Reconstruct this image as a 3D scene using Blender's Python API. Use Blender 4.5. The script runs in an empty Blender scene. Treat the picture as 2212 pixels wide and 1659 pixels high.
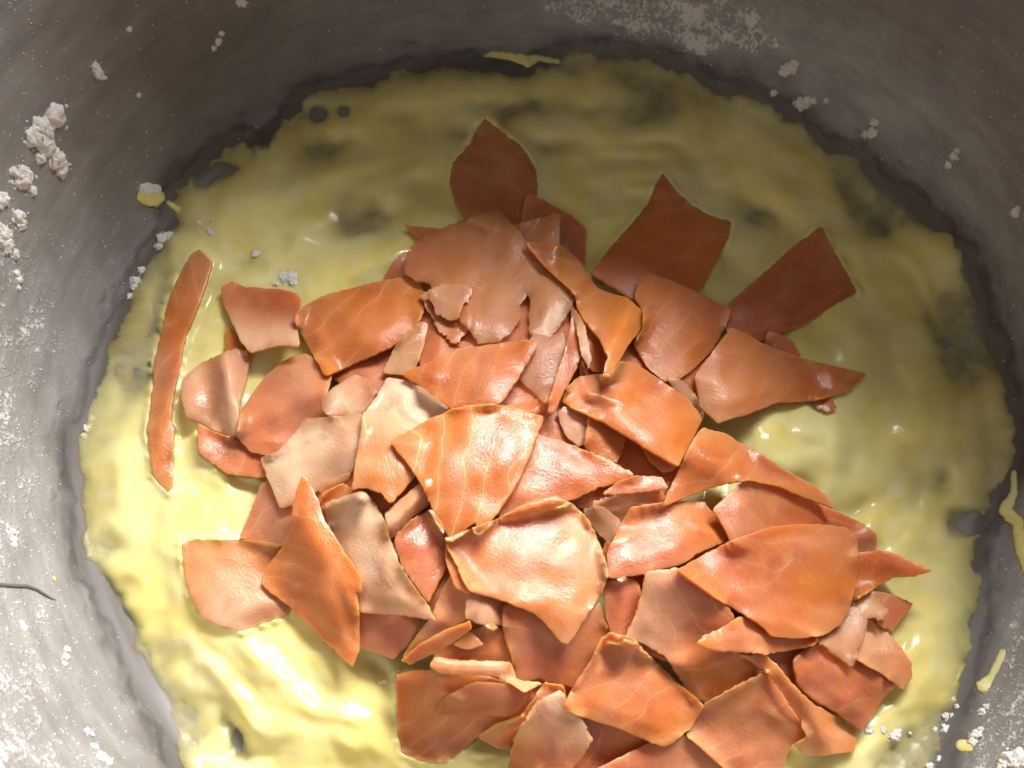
import bpy, bmesh, math, random
import numpy as np
from mathutils import Vector, Matrix, noise as mnoise
from mathutils.geometry import delaunay_2d_cdt

random.seed(7)
rng = np.random.default_rng(11)
scene = bpy.context.scene
COL = scene.collection
R_ = math.radians

# ------------------------------------------------------------------ camera
PW, PH = 2212.0, 1659.0                      # tracing units of the outlines below
HFOV, TILT, ROLL = R_(57), R_(26), R_(12)
CAM = np.array([-0.0097, -0.0889, 0.1834])
FOC = PW / 2 / math.tan(HFOV / 2)
_r0 = np.array([1., 0, 0]); _u0 = np.array([0, math.cos(TILT), math.sin(TILT)])
FWD = np.array([0, math.sin(TILT), -math.cos(TILT)])
RIGHT = math.cos(ROLL) * _r0 + math.sin(ROLL) * _u0
UP = -math.sin(ROLL) * _r0 + math.cos(ROLL) * _u0
cam_d = bpy.data.cameras.new('camera')
cam_d.sensor_fit = 'HORIZONTAL'; cam_d.angle = HFOV
cam_d.clip_start = 0.01; cam_d.clip_end = 20
cam_d.dof.use_dof = True; cam_d.dof.focus_distance = 0.188; cam_d.dof.aperture_fstop = 26
cam = bpy.data.objects.new('camera', cam_d); COL.objects.link(cam)
cam.matrix_world = Matrix((
    (RIGHT[0], UP[0], -FWD[0], CAM[0]), (RIGHT[1], UP[1], -FWD[1], CAM[1]),
    (RIGHT[2], UP[2], -FWD[2], CAM[2]), (0, 0, 0, 1)))
scene.camera = cam

# ------------------------------------------------------------------ light of the room
world = bpy.data.worlds.new('World'); scene.world = world; world.use_nodes = True
bg = world.node_tree.nodes['Background']
bg.inputs[0].default_value = (0.28, 0.248, 0.213, 1); bg.inputs[1].default_value = 0.95
U2 = np.array([UP[0], UP[1]]); U2 /= np.linalg.norm(U2)
R2 = np.array([U2[1], -U2[0]])
LAZ, LEL, LDIST = R_(23), R_(44.5), 1.3       # window light: beyond the far rim, a little to the right
ldir = np.array([*(U2 * math.cos(LAZ) + R2 * math.sin(LAZ)) * math.cos(LEL), math.sin(LEL)])
win_d = bpy.data.lights.new('window_light', 'AREA')
win_d.shape = 'RECTANGLE'; win_d.size = 0.85; win_d.size_y = 0.36
win_d.energy = 47; win_d.color = (1.0, 0.985, 0.96)
win = bpy.data.objects.new('window_light', win_d); COL.objects.link(win)
win.location = Vector(ldir * LDIST)
win.rotation_euler = Vector(ldir).to_track_quat('Z', 'Y').to_euler()

scene.view_settings.view_transform = 'Standard'
scene.view_settings.look = 'None'
scene.view_settings.exposure = 0.0
scene.view_settings.gamma = 1.0
scene.render.engine = 'CYCLES'
scene.cycles.use_denoising = True
scene.cycles.max_bounces = 6
scene.cycles.diffuse_bounces = 3
scene.cycles.use_adaptive_sampling = True
scene.cycles.adaptive_threshold = 0.04
scene.cycles.transparent_max_bounces = 8
scene.cycles.sample_clamp_indirect = 4.0

# ------------------------------------------------------------------ helpers
def ray_dirs(px, py):
    x = (np.asarray(px, float) - PW / 2) / FOC
    y = -(np.asarray(py, float) - PH / 2) / FOC
    return FWD + x[..., None] * RIGHT + y[..., None] * UP

def at_height(px, py, z):
    d = ray_dirs(px, py)
    t = (np.asarray(z) - CAM[2]) / d[..., 2]
    return CAM + t[..., None] * d

def project(P):
    v = P - CAM
    zc = v @ FWD
    return PW / 2 + FOC * (v @ RIGHT) / zc, PH / 2 - FOC * (v @ UP) / zc

# bowl inner profile: flat base, curved corner, sloping wall
BR0, BR1, BM, RIM_Z = 0.095, 0.114, 4.2, 0.143
BZ1 = BM * (BR1 - BR0) / 2
RIM_R = BR1 + (RIM_Z - BZ1) / BM
def bowl_z(r):
    r = np.asarray(r, float)
    return np.where(r < BR0, 0.0, np.where(r < BR1, BM * (r - BR0) ** 2 / (2 * (BR1 - BR0)), BZ1 + BM * (r - BR1)))
def bowl_normal(p):
    r = math.hypot(p[0], p[1]); e = 1e-4
    s = float((bowl_z(r + e) - bowl_z(r - e)) / (2 * e))
    n = np.array([-s * p[0] / max(r, 1e-6), -s * p[1] / max(r, 1e-6), 1.0])
    return n / np.linalg.norm(n)
def on_bowl(px, py, t=0.0):
    px = np.asarray(px, float); py = np.asarray(py, float)
    lo = np.full(px.shape, -0.004); hi = np.full(px.shape, CAM[2] - 0.03)
    for _ in range(34):
        m = (lo + hi) / 2
        p = at_height(px, py, m)
        above = m - bowl_z(np.hypot(p[..., 0], p[..., 1])) - t > 0
        hi = np.where(above, m, hi); lo = np.where(above, lo, m)
    return at_height(px, py, (lo + hi) / 2)

# gradient noise in the plane
_perm = rng.permutation(512)
_perm = np.concatenate([_perm, _perm])
_ga = rng.random(512) * 2 * np.pi
def pnoise(x, y):
    x = np.asarray(x, float); y = np.asarray(y, float)
    xi = np.floor(x).astype(int); yi = np.floor(y).astype(int)
    xf = x - xi; yf = y - yi
    def g(ix, iy, dx, dy):
        a = _ga[_perm[(_perm[ix & 511] + iy) & 511]]
        return np.cos(a) * dx + np.sin(a) * dy
    u = xf ** 3 * (xf * (xf * 6 - 15) + 10); v = yf ** 3 * (yf * (yf * 6 - 15) + 10)
    a = g(xi, yi, xf, yf); b = g(xi + 1, yi, xf - 1, yf)
    c = g(xi, yi + 1, xf, yf - 1); d = g(xi + 1, yi + 1, xf - 1, yf - 1)
    return ((a + u * (b - a)) + v * ((c + u * (d - c)) - (a + u * (b - a)))) * 1.5
def fbm(x, y, o=4, gain=0.5):
    s = 0; a = 1
    for i in range(o):
        s = s + a * pnoise(x * 2 ** i + 17.3 * i, y * 2 ** i - 9.1 * i); a *= gain
    return s
def sstep(a, b, x):
    t = np.clip((x - a) / (b - a), 0, 1); return t * t * (3 - 2 * t)

def poly_sdf(px, py, poly):
    """signed distance in tracing units, positive inside"""
    poly = np.asarray(poly, float); n = len(poly)
    d2 = np.full(px.shape, 1e18); ins = np.zeros(px.shape, bool)
    for i in range(n):
        a = poly[i]; b = poly[(i + 1) % n]; e = b - a
        wx = px - a[0]; wy = py - a[1]
        t = np.clip((wx * e[0] + wy * e[1]) / max(e @ e, 1e-9), 0, 1)
        d2 = np.minimum(d2, (wx - t * e[0]) ** 2 + (wy - t * e[1]) ** 2)
        if a[1] != b[1]:
            c = (a[1] > py) != (b[1] > py)
            ins ^= c & (px < (b[0] - a[0]) * (py - a[1]) / (b[1] - a[1]) + a[0])
    return np.where(ins, 1, -1) * np.sqrt(d2)

def new_obj(name, verts, faces, mat, parent=None, smooth=True, attrs=None):
    me = bpy.data.meshes.new(name)
    me.from_pydata([tuple(v) for v in verts] if not isinstance(verts, list) else verts, [], faces)
    if smooth:
        me.polygons.foreach_set('use_smooth', [True] * len(me.polygons))
    for k, (typ, arr) in (attrs or {}).items():
        at = me.attributes.new(k, typ, 'POINT')
        at.data.foreach_set('vector' if typ == 'FLOAT_VECTOR' else 'value', np.asarray(arr, np.float32).ravel())
    me.materials.append(mat); me.update()
    o = bpy.data.objects.new(name, me); COL.objects.link(o)
    if parent: o.parent = parent
    return o
def tag(o, label=None, cat=None, group=None, kind=None):
    if label: o['label'] = label
    if cat: o['category'] = cat
    if group: o['group'] = group
    if kind: o['kind'] = kind
    return o

# ------------------------------------------------------------------ materials
class NT:
    def __init__(s, name):
        s.m = bpy.data.materials.new(name); s.m.use_nodes = True
        s.t = s.m.node_tree; s.b = s.t.nodes['Principled BSDF']; s.out = s.t.nodes['Material Output']
    def n(s, typ, **k):
        nd = s.t.nodes.new(typ)
        for a, v in k.items():
            if a.startswith('i_'):
                nd.inputs[int(a[2:]) if a[2:].isdigit() else a[2:].replace('_', ' ')].default_value = v
            else: setattr(nd, a, v)
        return nd
    def l(s, a, b): s.t.links.new(a, b)
    def attr(s, name): return s.n('ShaderNodeAttribute', attribute_name=name)
    def val(s, v):
        return v
    def math(s, op, a, b=None, c=None, clamp=False):
        nd = s.n('ShaderNodeMath', operation=op, use_clamp=clamp)
        for i, v in enumerate((a, b, c)):
            if v is None: continue
            if isinstance(v, (int, float)): nd.inputs[i].default_value = v
            else: s.l(v, nd.inputs[i])
        return nd.outputs[0]
    def mix(s, f, a, b, blend='MIX'):
        nd = s.n('ShaderNodeMix', data_type='RGBA', blend_type=blend)
        for sock, v in ((nd.inputs[0], f), (nd.inputs[6], a), (nd.inputs[7], b)):
            if isinstance(v, (int, float)): sock.default_value = v
            elif isinstance(v, tuple): sock.default_value = (*v[:3], 1)
            else: s.l(v, sock)
        return nd.outputs[2]
    def noise(s, vec, scale, detail=3, rough=0.55, dist=0.0):
        nd = s.n('ShaderNodeTexNoise'); nd.inputs['Scale'].default_value = scale
        nd.inputs['Detail'].default_value = detail; nd.inputs['Roughness'].default_value = rough
        nd.inputs['Distortion'].default_value = dist
        if vec is not None: s.l(vec, nd.inputs['Vector'])
        return nd.outputs[0]
    def ramp(s, f, a, b):
        nd = s.n('ShaderNodeMapRange', interpolation_type='SMOOTHSTEP'); s.l(f, nd.inputs[0])
        for i, v in ((1, a), (2, b)):
            if isinstance(v, (int, float)): nd.inputs[i].default_value = v
            else: s.l(v, nd.inputs[i])
        return nd.outputs[0]
    def scaled(s, vec, sc):
        nd = s.n('ShaderNodeVectorMath', operation='MULTIPLY'); s.l(vec, nd.inputs[0]); nd.inputs[1].default_value = sc
        return nd.outputs[0]
    def bump(s, h, dist, strength=1.0, normal=None):
        nd = s.n('ShaderNodeBump'); nd.inputs['Strength'].default_value = strength; nd.inputs['Distance'].default_value = dist
        s.l(h, nd.inputs['Height'])
        if normal is not None: s.l(normal, nd.inputs['Normal'])
        return nd.outputs[0]

def salmon_material(see_through):
    k = NT('thin_smoked_salmon' if see_through else 'smoked_salmon'); b = k.b
    uv = k.attr('flesh_uv').outputs['Vector']          # centimetres across the slice
    tone = k.attr('tone').outputs['Fac']; pale = k.attr('pale').outputs['Fac']
    lines = k.attr('lines').outputs['Fac']; rim = k.attr('cut_edge').outputs['Fac']; thin = k.attr('thin').outputs['Fac']
    big = k.noise(uv, 0.62, 2, 0.5)
    big2 = k.noise(k.scaled(uv, (0.9, 0.5, 1.7)), 1.0, 2, 0.5, 0.4)
    mid = k.noise(uv, 2.4, 3, 0.55)
    fib = k.noise(k.scaled(uv, (3.6, 17.0, 4.0)), 1.0, 3, 0.6)       # muscle grain
    wet = k.noise(uv, 0.9, 3, 0.6, 0.6)
    tt = k.math('ADD', tone, k.math('MULTIPLY_ADD', big, 2.8, -1.4), clamp=True)
    c = k.mix(tt, (0.64, 0.188, 0.033), (0.56, 0.160, 0.080))
    c = k.mix(k.attr('rich').outputs['Fac'], c, (0.47, 0.112, 0.026))
    c = k.mix(k.math('MULTIPLY', k.ramp(mid, 0.35, 0.75), 0.30), c, (0.74, 0.29, 0.085))
    pp = k.math('ADD', pale, k.math('MULTIPLY', k.math('MULTIPLY_ADD', big2, 2.4, -1.2), k.math('MULTIPLY_ADD', pale, 0.8, 0.20)), clamp=True)
    c = k.mix(pp, c, (0.88, 0.62, 0.42))
    # thin pale seams of fat between the flakes, fading in and out
    sep = k.n('ShaderNodeSeparateXYZ'); k.l(uv, sep.inputs[0])
    bend = k.math('MULTIPLY', k.math('MULTIPLY', sep.outputs[1], sep.outputs[1]), 0.16)
    wob = k.math('MULTIPLY', k.noise(uv, 0.55, 2, 0.5), 2.0)
    ph = k.math('ADD', k.math('ADD', sep.outputs[0], bend), wob)
    saw = k.math('FRACT', k.math('MULTIPLY', ph, 1.55))
    dist = k.math('ABSOLUTE', k.math('SUBTRACT', saw, 0.5))
    seam = k.math('SUBTRACT', 1.0, k.ramp(dist, 0.0, 0.055))
    soft = k.math('SUBTRACT', 1.0, k.ramp(dist, 0.0, 0.40))
    brk = k.ramp(k.noise(uv, 0.9, 3), 0.38, 0.60)
    brk = k.math('ADD', brk, k.math('MAXIMUM', k.math('SUBTRACT', lines, 0.9), 0.0), clamp=True)
    lf = k.math('MULTIPLY', k.math('MULTIPLY', seam, brk), lines, clamp=True)
    c = k.mix(k.math('MULTIPLY', k.math('MULTIPLY', soft, lines), 0.16, clamp=True), c, (0.82, 0.44, 0.20))
    c = k.mix(k.math('MULTIPLY', lf, 0.42), c, (0.86, 0.55, 0.32))
    c = k.mix(k.math('MULTIPLY', k.ramp(fib, 0.50, 0.72), 0.12), c, (0.84, 0.47, 0.24))
    c = k.mix(k.math('MULTIPLY', k.ramp(wet, 0.52, 0.74), 0.5), c, (0.36, 0.092, 0.042))
    c = k.mix(k.math('MULTIPLY', rim, 0.3), c, (0.72, 0.27, 0.055))  # cut flesh tone, plus light glowing through the edge painted into the colour
    k.l(c, b.inputs['Base Color'])
    k.l(k.math('MULTIPLY_ADD', pp, -0.75, 0.92, clamp=True), b.inputs['Subsurface Weight'])
    b.inputs['Subsurface Radius'].default_value = (1.0, 0.55, 0.30)
    b.inputs['Subsurface Scale'].default_value = 0.0034
    b.inputs['IOR'].default_value = 1.42
    k.l(k.math('MULTIPLY_ADD', big2, 0.45, 0.17), b.inputs['Roughness'])
    k.l(k.math('MULTIPLY', k.ramp(wet, 0.40, 0.60), 0.32), b.inputs['Coat Weight']); b.inputs['Coat Roughness'].default_value = 0.11
    grain = k.noise(uv, 17, 2, 0.6)
    hgt = k.math('ADD', k.math('MULTIPLY', mid, 0.35), k.math('MULTIPLY_ADD', fib, 0.40, k.math('MULTIPLY', grain, 0.7)))
    nm = k.bump(hgt, 0.00022, 0.6)
    k.l(nm, b.inputs['Normal']); k.l(nm, b.inputs['Coat Normal'])
    if not see_through: return k.m
    # the slices are see-through where they are thin
    tr = k.n('ShaderNodeBsdfTransparent'); tr.inputs[0].default_value = (1.0, 0.84, 0.66, 1)
    mx = k.n('ShaderNodeMixShader')
    k.l(k.math('MULTIPLY', thin, k.math('MULTIPLY_ADD', big, 1.2, 0.3), clamp=True), mx.inputs[0])
    k.l(b.outputs[0], mx.inputs[1]); k.l(tr.outputs[0], mx.inputs[2]); k.l(mx.outputs[0], k.out.inputs['Surface'])
    return k.m

def batter_material(film):
    k = NT('thin_batter' if film else 'yellow_batter'); b = k.b
    tc = k.n('ShaderNodeTexCoord').outputs['Object']
    op = k.attr('opacity').outputs['Fac']
    n1 = k.noise(tc, 55, 3, 0.6, 0.8)
    c = k.mix(k.ramp(n1, 0.3, 0.72), (0.84, 0.71, 0.235), (0.87, 0.80, 0.39))
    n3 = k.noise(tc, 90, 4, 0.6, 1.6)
    c = k.mix(k.math('MULTIPLY', k.ramp(n3, 0.55, 0.62), 0.42), c, (0.86, 0.80, 0.52))  # pale streaks: ceiling reflections on the wet surface, painted into the colour
    k.l(c, b.inputs['Base Color'])
    b.inputs['Subsurface Weight'].default_value = 0.5
    b.inputs['Subsurface Radius'].default_value = (1.0, 0.75, 0.25)
    b.inputs['Subsurface Scale'].default_value = 0.0032
    k.l(k.math('MULTIPLY_ADD', n1, 0.22, 0.06), b.inputs['Roughness'])
    b.inputs['IOR'].default_value = 1.40
    hb = k.noise(tc, 75, 4, 0.56, 0.6)
    nm = k.bump(hb, 0.0007, 0.32); k.l(nm, b.inputs['Normal'])
    if not film: return k.m
    # a thin film lets the steel below show through
    tr = k.n('ShaderNodeBsdfTransparent'); tr.inputs[0].default_value = (0.93, 0.92, 0.80, 1)
    mx = k.n('ShaderNodeMixShader')
    f = k.math('ADD', op, k.math('MULTIPLY', k.math('MULTIPLY_ADD', n1, 1.4, -0.7), k.math('SUBTRACT', 1.0, op)), clamp=True)
    k.l(f, mx.inputs[0]); k.l(tr.outputs[0], mx.inputs[1]); k.l(b.outputs[0], mx.inputs[2])
    k.l(mx.outputs[0], k.out.inputs['Surface'])
    return k.m

def flour_material():
    k = NT('white_flour'); b = k.b
    tc = k.n('ShaderNodeTexCoord').outputs['Object']
    k.l(k.mix(k.noise(tc, 500, 3), (0.86, 0.83, 0.78), (0.92, 0.90, 0.87)), b.inputs['Base Color'])
    b.inputs['Roughness'].default_value = 0.95; b.inputs['Specular IOR Level'].default_value = 0.1
    k.l(k.bump(k.noise(tc, 1800, 3, 0.7), 0.0006, 0.9), b.inputs['Normal'])
    return k.m

def bowl_material():
    k = NT('floured_steel'); b = k.b
    tc = k.n('ShaderNodeTexCoord').outputs['Object']
    wall = k.attr('wall_uv').outputs['Vector']         # metres round the bowl / up the wall
    fl = k.attr('flour').outputs['Fac']; film = k.attr('film').outputs['Fac']
    # turning marks left by the whisk: long round the bowl, short up the wall
    st = k.noise(k.scaled(wall, (25, 900, 1)), 1.0, 3, 0.6)
    st2 = k.noise(k.scaled(wall, (70, 260, 1)), 1.0, 4, 0.6, 0.3)
    sp = k.noise(tc, 1150, 3, 0.72); sp2 = k.noise(tc, 330, 4, 0.65); cl = k.noise(tc, 90, 4, 0.6)
    dens = k.math('MULTIPLY_ADD', k.math('SUBTRACT', cl, 0.5), 0.9, fl)
    dens = k.math('MULTIPLY_ADD', k.math('SUBTRACT', st2, 0.5), 0.6, dens)
    thr = k.math('MULTIPLY_ADD', dens, -0.40, 0.82)
    spk = k.math('ADD', k.math('MULTIPLY', sp, 0.6), k.math('MULTIPLY', sp2, 0.4))
    cov = k.ramp(spk, thr, k.math('ADD', thr, 0.14))
    haze = k.math('MULTIPLY', k.math('ADD', k.math('MULTIPLY', film, 1.1), k.math('MULTIPLY', dens, 0.25)), k.math('MULTIPLY_ADD', k.math('ADD', k.math('MULTIPLY', st2, 0.75), k.math('MULTIPLY', cl, 0.25)), 1.35, -0.02), clamp=True)
    steel = k.mix(st, (0.12, 0.104, 0.094), (0.21, 0.188, 0.175))
    c = k.mix(haze, steel, (0.45, 0.44, 0.435))
    c = k.mix(k.math('MULTIPLY', cov, 0.85), c, (0.78, 0.755, 0.73))
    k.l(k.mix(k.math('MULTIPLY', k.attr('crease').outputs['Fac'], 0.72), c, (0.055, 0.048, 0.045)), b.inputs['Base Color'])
    clean = k.math('MULTIPLY', k.math('SUBTRACT', 1.0, cov, clamp=True), k.math('MULTIPLY_ADD', haze, -0.9, 1.0, clamp=True))
    k.l(k.math('MULTIPLY', clean, 0.40), b.inputs['Metallic'])
    k.l(k.math('MULTIPLY_ADD', clean, -0.25, 0.85), b.inputs['Roughness'])
    n1 = k.bump(st, 0.00008, 0.5); n2 = k.bump(cov, 0.0004, 0.8, n1)
    k.l(n2, b.inputs['Normal'])
    return k.m

M_SALMON, M_THIN = salmon_material(False), salmon_material(True)
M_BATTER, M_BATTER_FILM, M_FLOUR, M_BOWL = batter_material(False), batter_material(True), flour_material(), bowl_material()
def plain_steel():
    k = NT('brushed_steel'); k.b.inputs['Metallic'].default_value = 1; k.b.inputs['Roughness'].default_value = 0.3
    tc = k.n('ShaderNodeTexCoord').outputs['Object']
    k.l(k.mix(k.noise(k.scaled(tc, (20, 20, 900)), 1.0, 3), (0.48, 0.46, 0.44), (0.6, 0.58, 0.56)), k.b.inputs['Base Color'])
    return k.m
M_STEEL = plain_steel()

# ------------------------------------------------------------------ outline of the batter
OUT = [(170,950),(172,1000),(185,1080),(178,1150),(200,1230),(225,1260),(250,1330),(290,1420),(325,1500),(365,1580),
 (400,1659),(440,1730),(560,1850),(900,1960),(1300,1990),(1700,1930),(1950,1800),(2030,1660),(2050,1560),(2075,1480),
 (2095,1380),(2112,1280),(2105,1200),(2120,1130),(2160,1050),(2188,980),(2190,900),(2165,830),(2140,740),(2110,640),
 (2085,560),(2050,520),(1990,470),(1950,430),(1890,385),(1850,345),(1800,330),(1760,310),(1720,270),(1660,225),(1600,210),
 (1550,200),(1500,165),(1430,140),(1350,125),(1270,115),(1215,122),(1190,140),(1150,158),(1100,162),(1020,152),(950,150),
 (880,160),(800,175),(740,190),(690,205),(655,215),(650,240),(600,288),(570,322),(545,338),(532,310),(500,318),(460,345),
 (425,375),(385,405),(372,440),(385,480),(330,560),(290,640),(250,720),(225,800),(205,860),(190,910)]

# slices that lie sunk in the batter
LEAF = [(1047,250),(1085,285),(1120,310),(1141,335),(1156,365),(1161,400),(1158,440),(1145,485),(1080,500),(1010,480),(985,440),(972,395),(976,350),(992,335),(1012,310),(1030,275)]
STRIP = [(430,538),(459,569),(443,620),(424,674),(402,721),(391,772),(375,850),(369,909),(376,924),(373,1026),(375,1049),(365,1063),(344,1045),(330,1026),(324,979),(316,932),(324,885),(332,830),(332,784),(344,737),(359,666),(381,608),(410,553)]
SHADED_SQUARE = [(1432,373),(1455,405),(1490,440),(1530,465),(1580,478),(1575,510),(1545,570),(1505,640),(1450,665),(1370,650),(1275,592),(1310,545),(1360,490),(1400,440),(1416,400)]
RED_TRIANGLE = [(1775,488),(1800,540),(1830,590),(1852,632),(1800,660),(1740,700),(1640,738),(1570,720),(1570,662),(1640,600),(1700,545),(1745,510)]
LEFT_SQUARE = [(391,1177),(414,1167),(508,1166),(560,1168),(640,1180),(640,1290),(625,1326),(566,1347),(523,1363),(469,1349),(434,1332),(410,1284),(395,1218)]
BROAD = [(855,1458),(895,1448),(941,1446),(1043,1458),(1144,1486),(1154,1503),(1128,1548),(1082,1560),(1031,1591),(996,1622),(961,1650),(910,1642),(869,1626),(859,1558)]
TAIL = [(1815,1205),(1860,1193),(1914,1189),(1950,1202),(1989,1222),(2014,1234),(1973,1245),(1934,1246),(1903,1262),(1848,1297),(1815,1290)]
LEFT_EDGE = [(426,913),(469,936),(508,944),(570,950),(640,960),(650,1010),(562,1032),(520,1026),(488,1022),(461,1002),(428,975)]
SUNK = (LEAF, STRIP, SHADED_SQUARE, RED_TRIANGLE, LEFT_SQUARE, BROAD, LEFT_EDGE)

# ------------------------------------------------------------------ mixing bowl
def blob(px, py, x, y, rx, ry, a=0.0, p=2.0):
    c, s = math.cos(R_(a)), math.sin(R_(a))
    dx = px - x; dy = py - y
    u = (dx * c + dy * s) / rx; v = (-dx * s + dy * c) / ry
    return np.exp(-(np.sqrt(u * u + v * v) + 1e-9) ** p)

def build_bowl():
    root = bpy.data.objects.new('mixing_bowl', None); COL.objects.link(root)
    tag(root, 'floured stainless steel mixing bowl holding the batter and salmon', 'bowl')
    NS = 900
    rr = np.concatenate([np.linspace(0.0015, 0.09, 20), np.linspace(0.0908, 0.1165, 66), np.linspace(0.1168, RIM_R, 84)])
    zz = bowl_z(rr)
    arc = np.concatenate([[0], np.cumsum(np.hypot(np.diff(rr), np.diff(zz)))])
    th = np.arange(NS) / NS * 2 * np.pi
    X = rr[:, None] * np.cos(th); Y = rr[:, None] * np.sin(th); Z = zz[:, None] + 0 * X
    V = np.stack([X, Y, Z], -1)
    # where the flour lies (its own shape on the wall)
    px, py = project(V.reshape(-1, 3)); px = px.reshape(X.shape); py = py.reshape(X.shape)
    sd = -poly_sdf(px, py, OUT)                     # outside distance
    wx = px + 30 * fbm(px / 90, py / 90, 3); wy = py + 30 * fbm(px / 90 + 40, py / 90, 3)
    f = 0.30 + 0 * px
    f = f + 0.36 * sstep(330, 60, wx) * sstep(330, 620, wy)
    f = f + 0.16 * sstep(200, 20, wx)
    f = f - 0.34 * blob(wx, wy, 450, 190, 260, 210)
    f = f - 0.10 * blob(wx, wy, 900, 20, 300, 120)
    f = f + 0.55 * blob(wx, wy, 1430, 50, 260, 62, 6, 3) 
    f = f + 0.30 * blob(wx, wy, 1640, 140, 60, 60)
    f = f - 0.12 * blob(wx, wy, 2000, 80, 300, 140)
    f = f + 0.28 * sstep(1900, 2130, wx) * sstep(300, 560, wy)
    f = f + 0.30 * sstep(2050, 2200, wx) * sstep(1200, 1450, wy)
    f = f + 0.14 * sstep(1350, 1640, wy) * sstep(420, 100, wx)
    # wiped ring beside the batter
    ring = sstep(95, 20, sd + 14 * fbm(px / 60, py / 60, 2))
    f = f * (1 - 0.86 * ring * (1 - 0.35 * sstep(300, 150, px) * sstep(560, 640, py) * sstep(1000, 800, py)))
    f = f + 0.55 * blob(wx, wy, 285, 560, 26, 150, 28, 3) + 0.4 * blob(wx, wy, 560, 275, 60, 16, -35, 3)
    f = f + 0.5 * blob(wx, wy, 1320, 90, 120, 22, 4, 3) + 0.45 * blob(wx, wy, 1560, 165, 26, 60, -50, 3)
    f = f + 0.75 * blob(wx, wy, 1440, 45, 270, 75, 6, 4) * (1 - 0.8 * blob(px, py, 1290, 95, 130, 42, -2, 6)) + 0.3 * blob(wx, wy, 1290, 105, 120, 22, 2, 3)
    film = 0.42 + 0.32 * blob(wx, wy, 1850, 230, 330, 170, 35, 3) + 0.30 * blob(wx, wy, 1480, 60, 330, 80, 3, 3)
    film = film + 0.16 * sstep(260, 60, wx) * sstep(300, 650, wy) + 0.10 * sstep(260, 40, wx) + 0.3 * blob(wx, wy, 2130, 700, 120, 420)
    film = film - 0.14 * blob(wx, wy, 450, 170, 300, 200)
    film = np.clip(film * (1 - 0.75 * ring) + 0.45 * blob(wx, wy, 1440, 40, 280, 75, 6, 4) + 0.25 * blob(wx, wy, 1900, 200, 260, 120, 35), 0, 1)
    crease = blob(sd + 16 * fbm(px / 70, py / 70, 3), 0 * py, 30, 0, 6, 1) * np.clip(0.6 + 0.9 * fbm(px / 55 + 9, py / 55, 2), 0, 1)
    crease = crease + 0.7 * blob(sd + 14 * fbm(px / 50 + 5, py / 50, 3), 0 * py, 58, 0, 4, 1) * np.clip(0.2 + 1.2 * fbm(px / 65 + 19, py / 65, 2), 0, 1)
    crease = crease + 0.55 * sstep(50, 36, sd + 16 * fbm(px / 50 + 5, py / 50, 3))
    inside = sstep(0, -30, sd)
    f = f * (1 - inside); film = film * (1 - inside) + 0.5 * inside
    # beyond the frame the wall carries on evenly
    outf = sstep(0, 140, np.maximum.reduce([-px, px - PW, -py, py - PH])) 
    behind = ((V.reshape(-1, 3) - CAM) @ FWD).reshape(X.shape) < 0.03
    outf = np.where(behind, 1.0, outf)
    f = f * (1 - outf) + 0.4 * outf; film = film * (1 - outf) + 0.12 * outf
    f = np.clip(f, 0, 1.05)
    uv = np.stack([np.broadcast_to(th * 0.12, X.shape), np.broadcast_to(arc[:, None], X.shape), 0 * X], -1)
    n = len(rr)
    idx = np.arange(n * NS).reshape(n, NS)
    faces = []
    a = idx[:-1]; bq = idx[1:]
    q = np.stack([a, np.roll(a, -1, 1), np.roll(bq, -1, 1), bq], -1).reshape(-1, 4)
    faces = q.tolist()
    vs = V.reshape(-1, 3)
    c = len(vs); vs = np.vstack([vs, [[0, 0, 0]]])
    faces += [[c, int(idx[0, (i + 1) % NS]), int(idx[0, i])] for i in range(NS)]
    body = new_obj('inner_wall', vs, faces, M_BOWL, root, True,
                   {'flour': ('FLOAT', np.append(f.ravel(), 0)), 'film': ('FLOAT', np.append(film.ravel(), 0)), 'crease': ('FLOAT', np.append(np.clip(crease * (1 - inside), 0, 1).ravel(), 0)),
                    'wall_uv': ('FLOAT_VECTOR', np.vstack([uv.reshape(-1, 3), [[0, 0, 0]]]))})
    # outer shell and rolled rim
    def lathe(name, prof, ns, mat, closed=False):
        v = []; fc = []
        for r, z in prof:
            for i in range(ns):
                t = i / ns * 2 * math.pi; v.append((r * math.cos(t), r * math.sin(t), z))
        m = len(prof)
        for j in range(m if closed else m - 1):
            for i in range(ns):
                j2 = (j + 1) % m; i2 = (i + 1) % ns
                fc.append((j * ns + i, j * ns + i2, j2 * ns + i2, j2 * ns + i))
        return new_obj(name, v, fc, mat, root)
    ro = [0.002] + list(np.linspace(0.02, 0.096, 6)) + list(np.linspace(0.099, 0.116, 8)) + [RIM_R + 0.0012]
    lathe('outer_shell', [(r, float(bowl_z(max(r - 0.0012, 0))) - 0.0012) for r in ro], 160, M_STEEL)
    lathe('rolled_rim', [(RIM_R + 0.003 + 0.003 * math.cos(a), RIM_Z + 0.003 * math.sin(a))
                         for a in np.linspace(0, 2 * math.pi, 12, endpoint=False)], 200, M_STEEL, True)
    return f, V
FL_DENS, BOWL_V = build_bowl()

# ------------------------------------------------------------------ batter
STEP = 4.0
GX = np.arange(80, 2300, STEP); GY = np.arange(60, 2000, STEP)
PX, PY = np.meshgrid(GX, GY)

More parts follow.
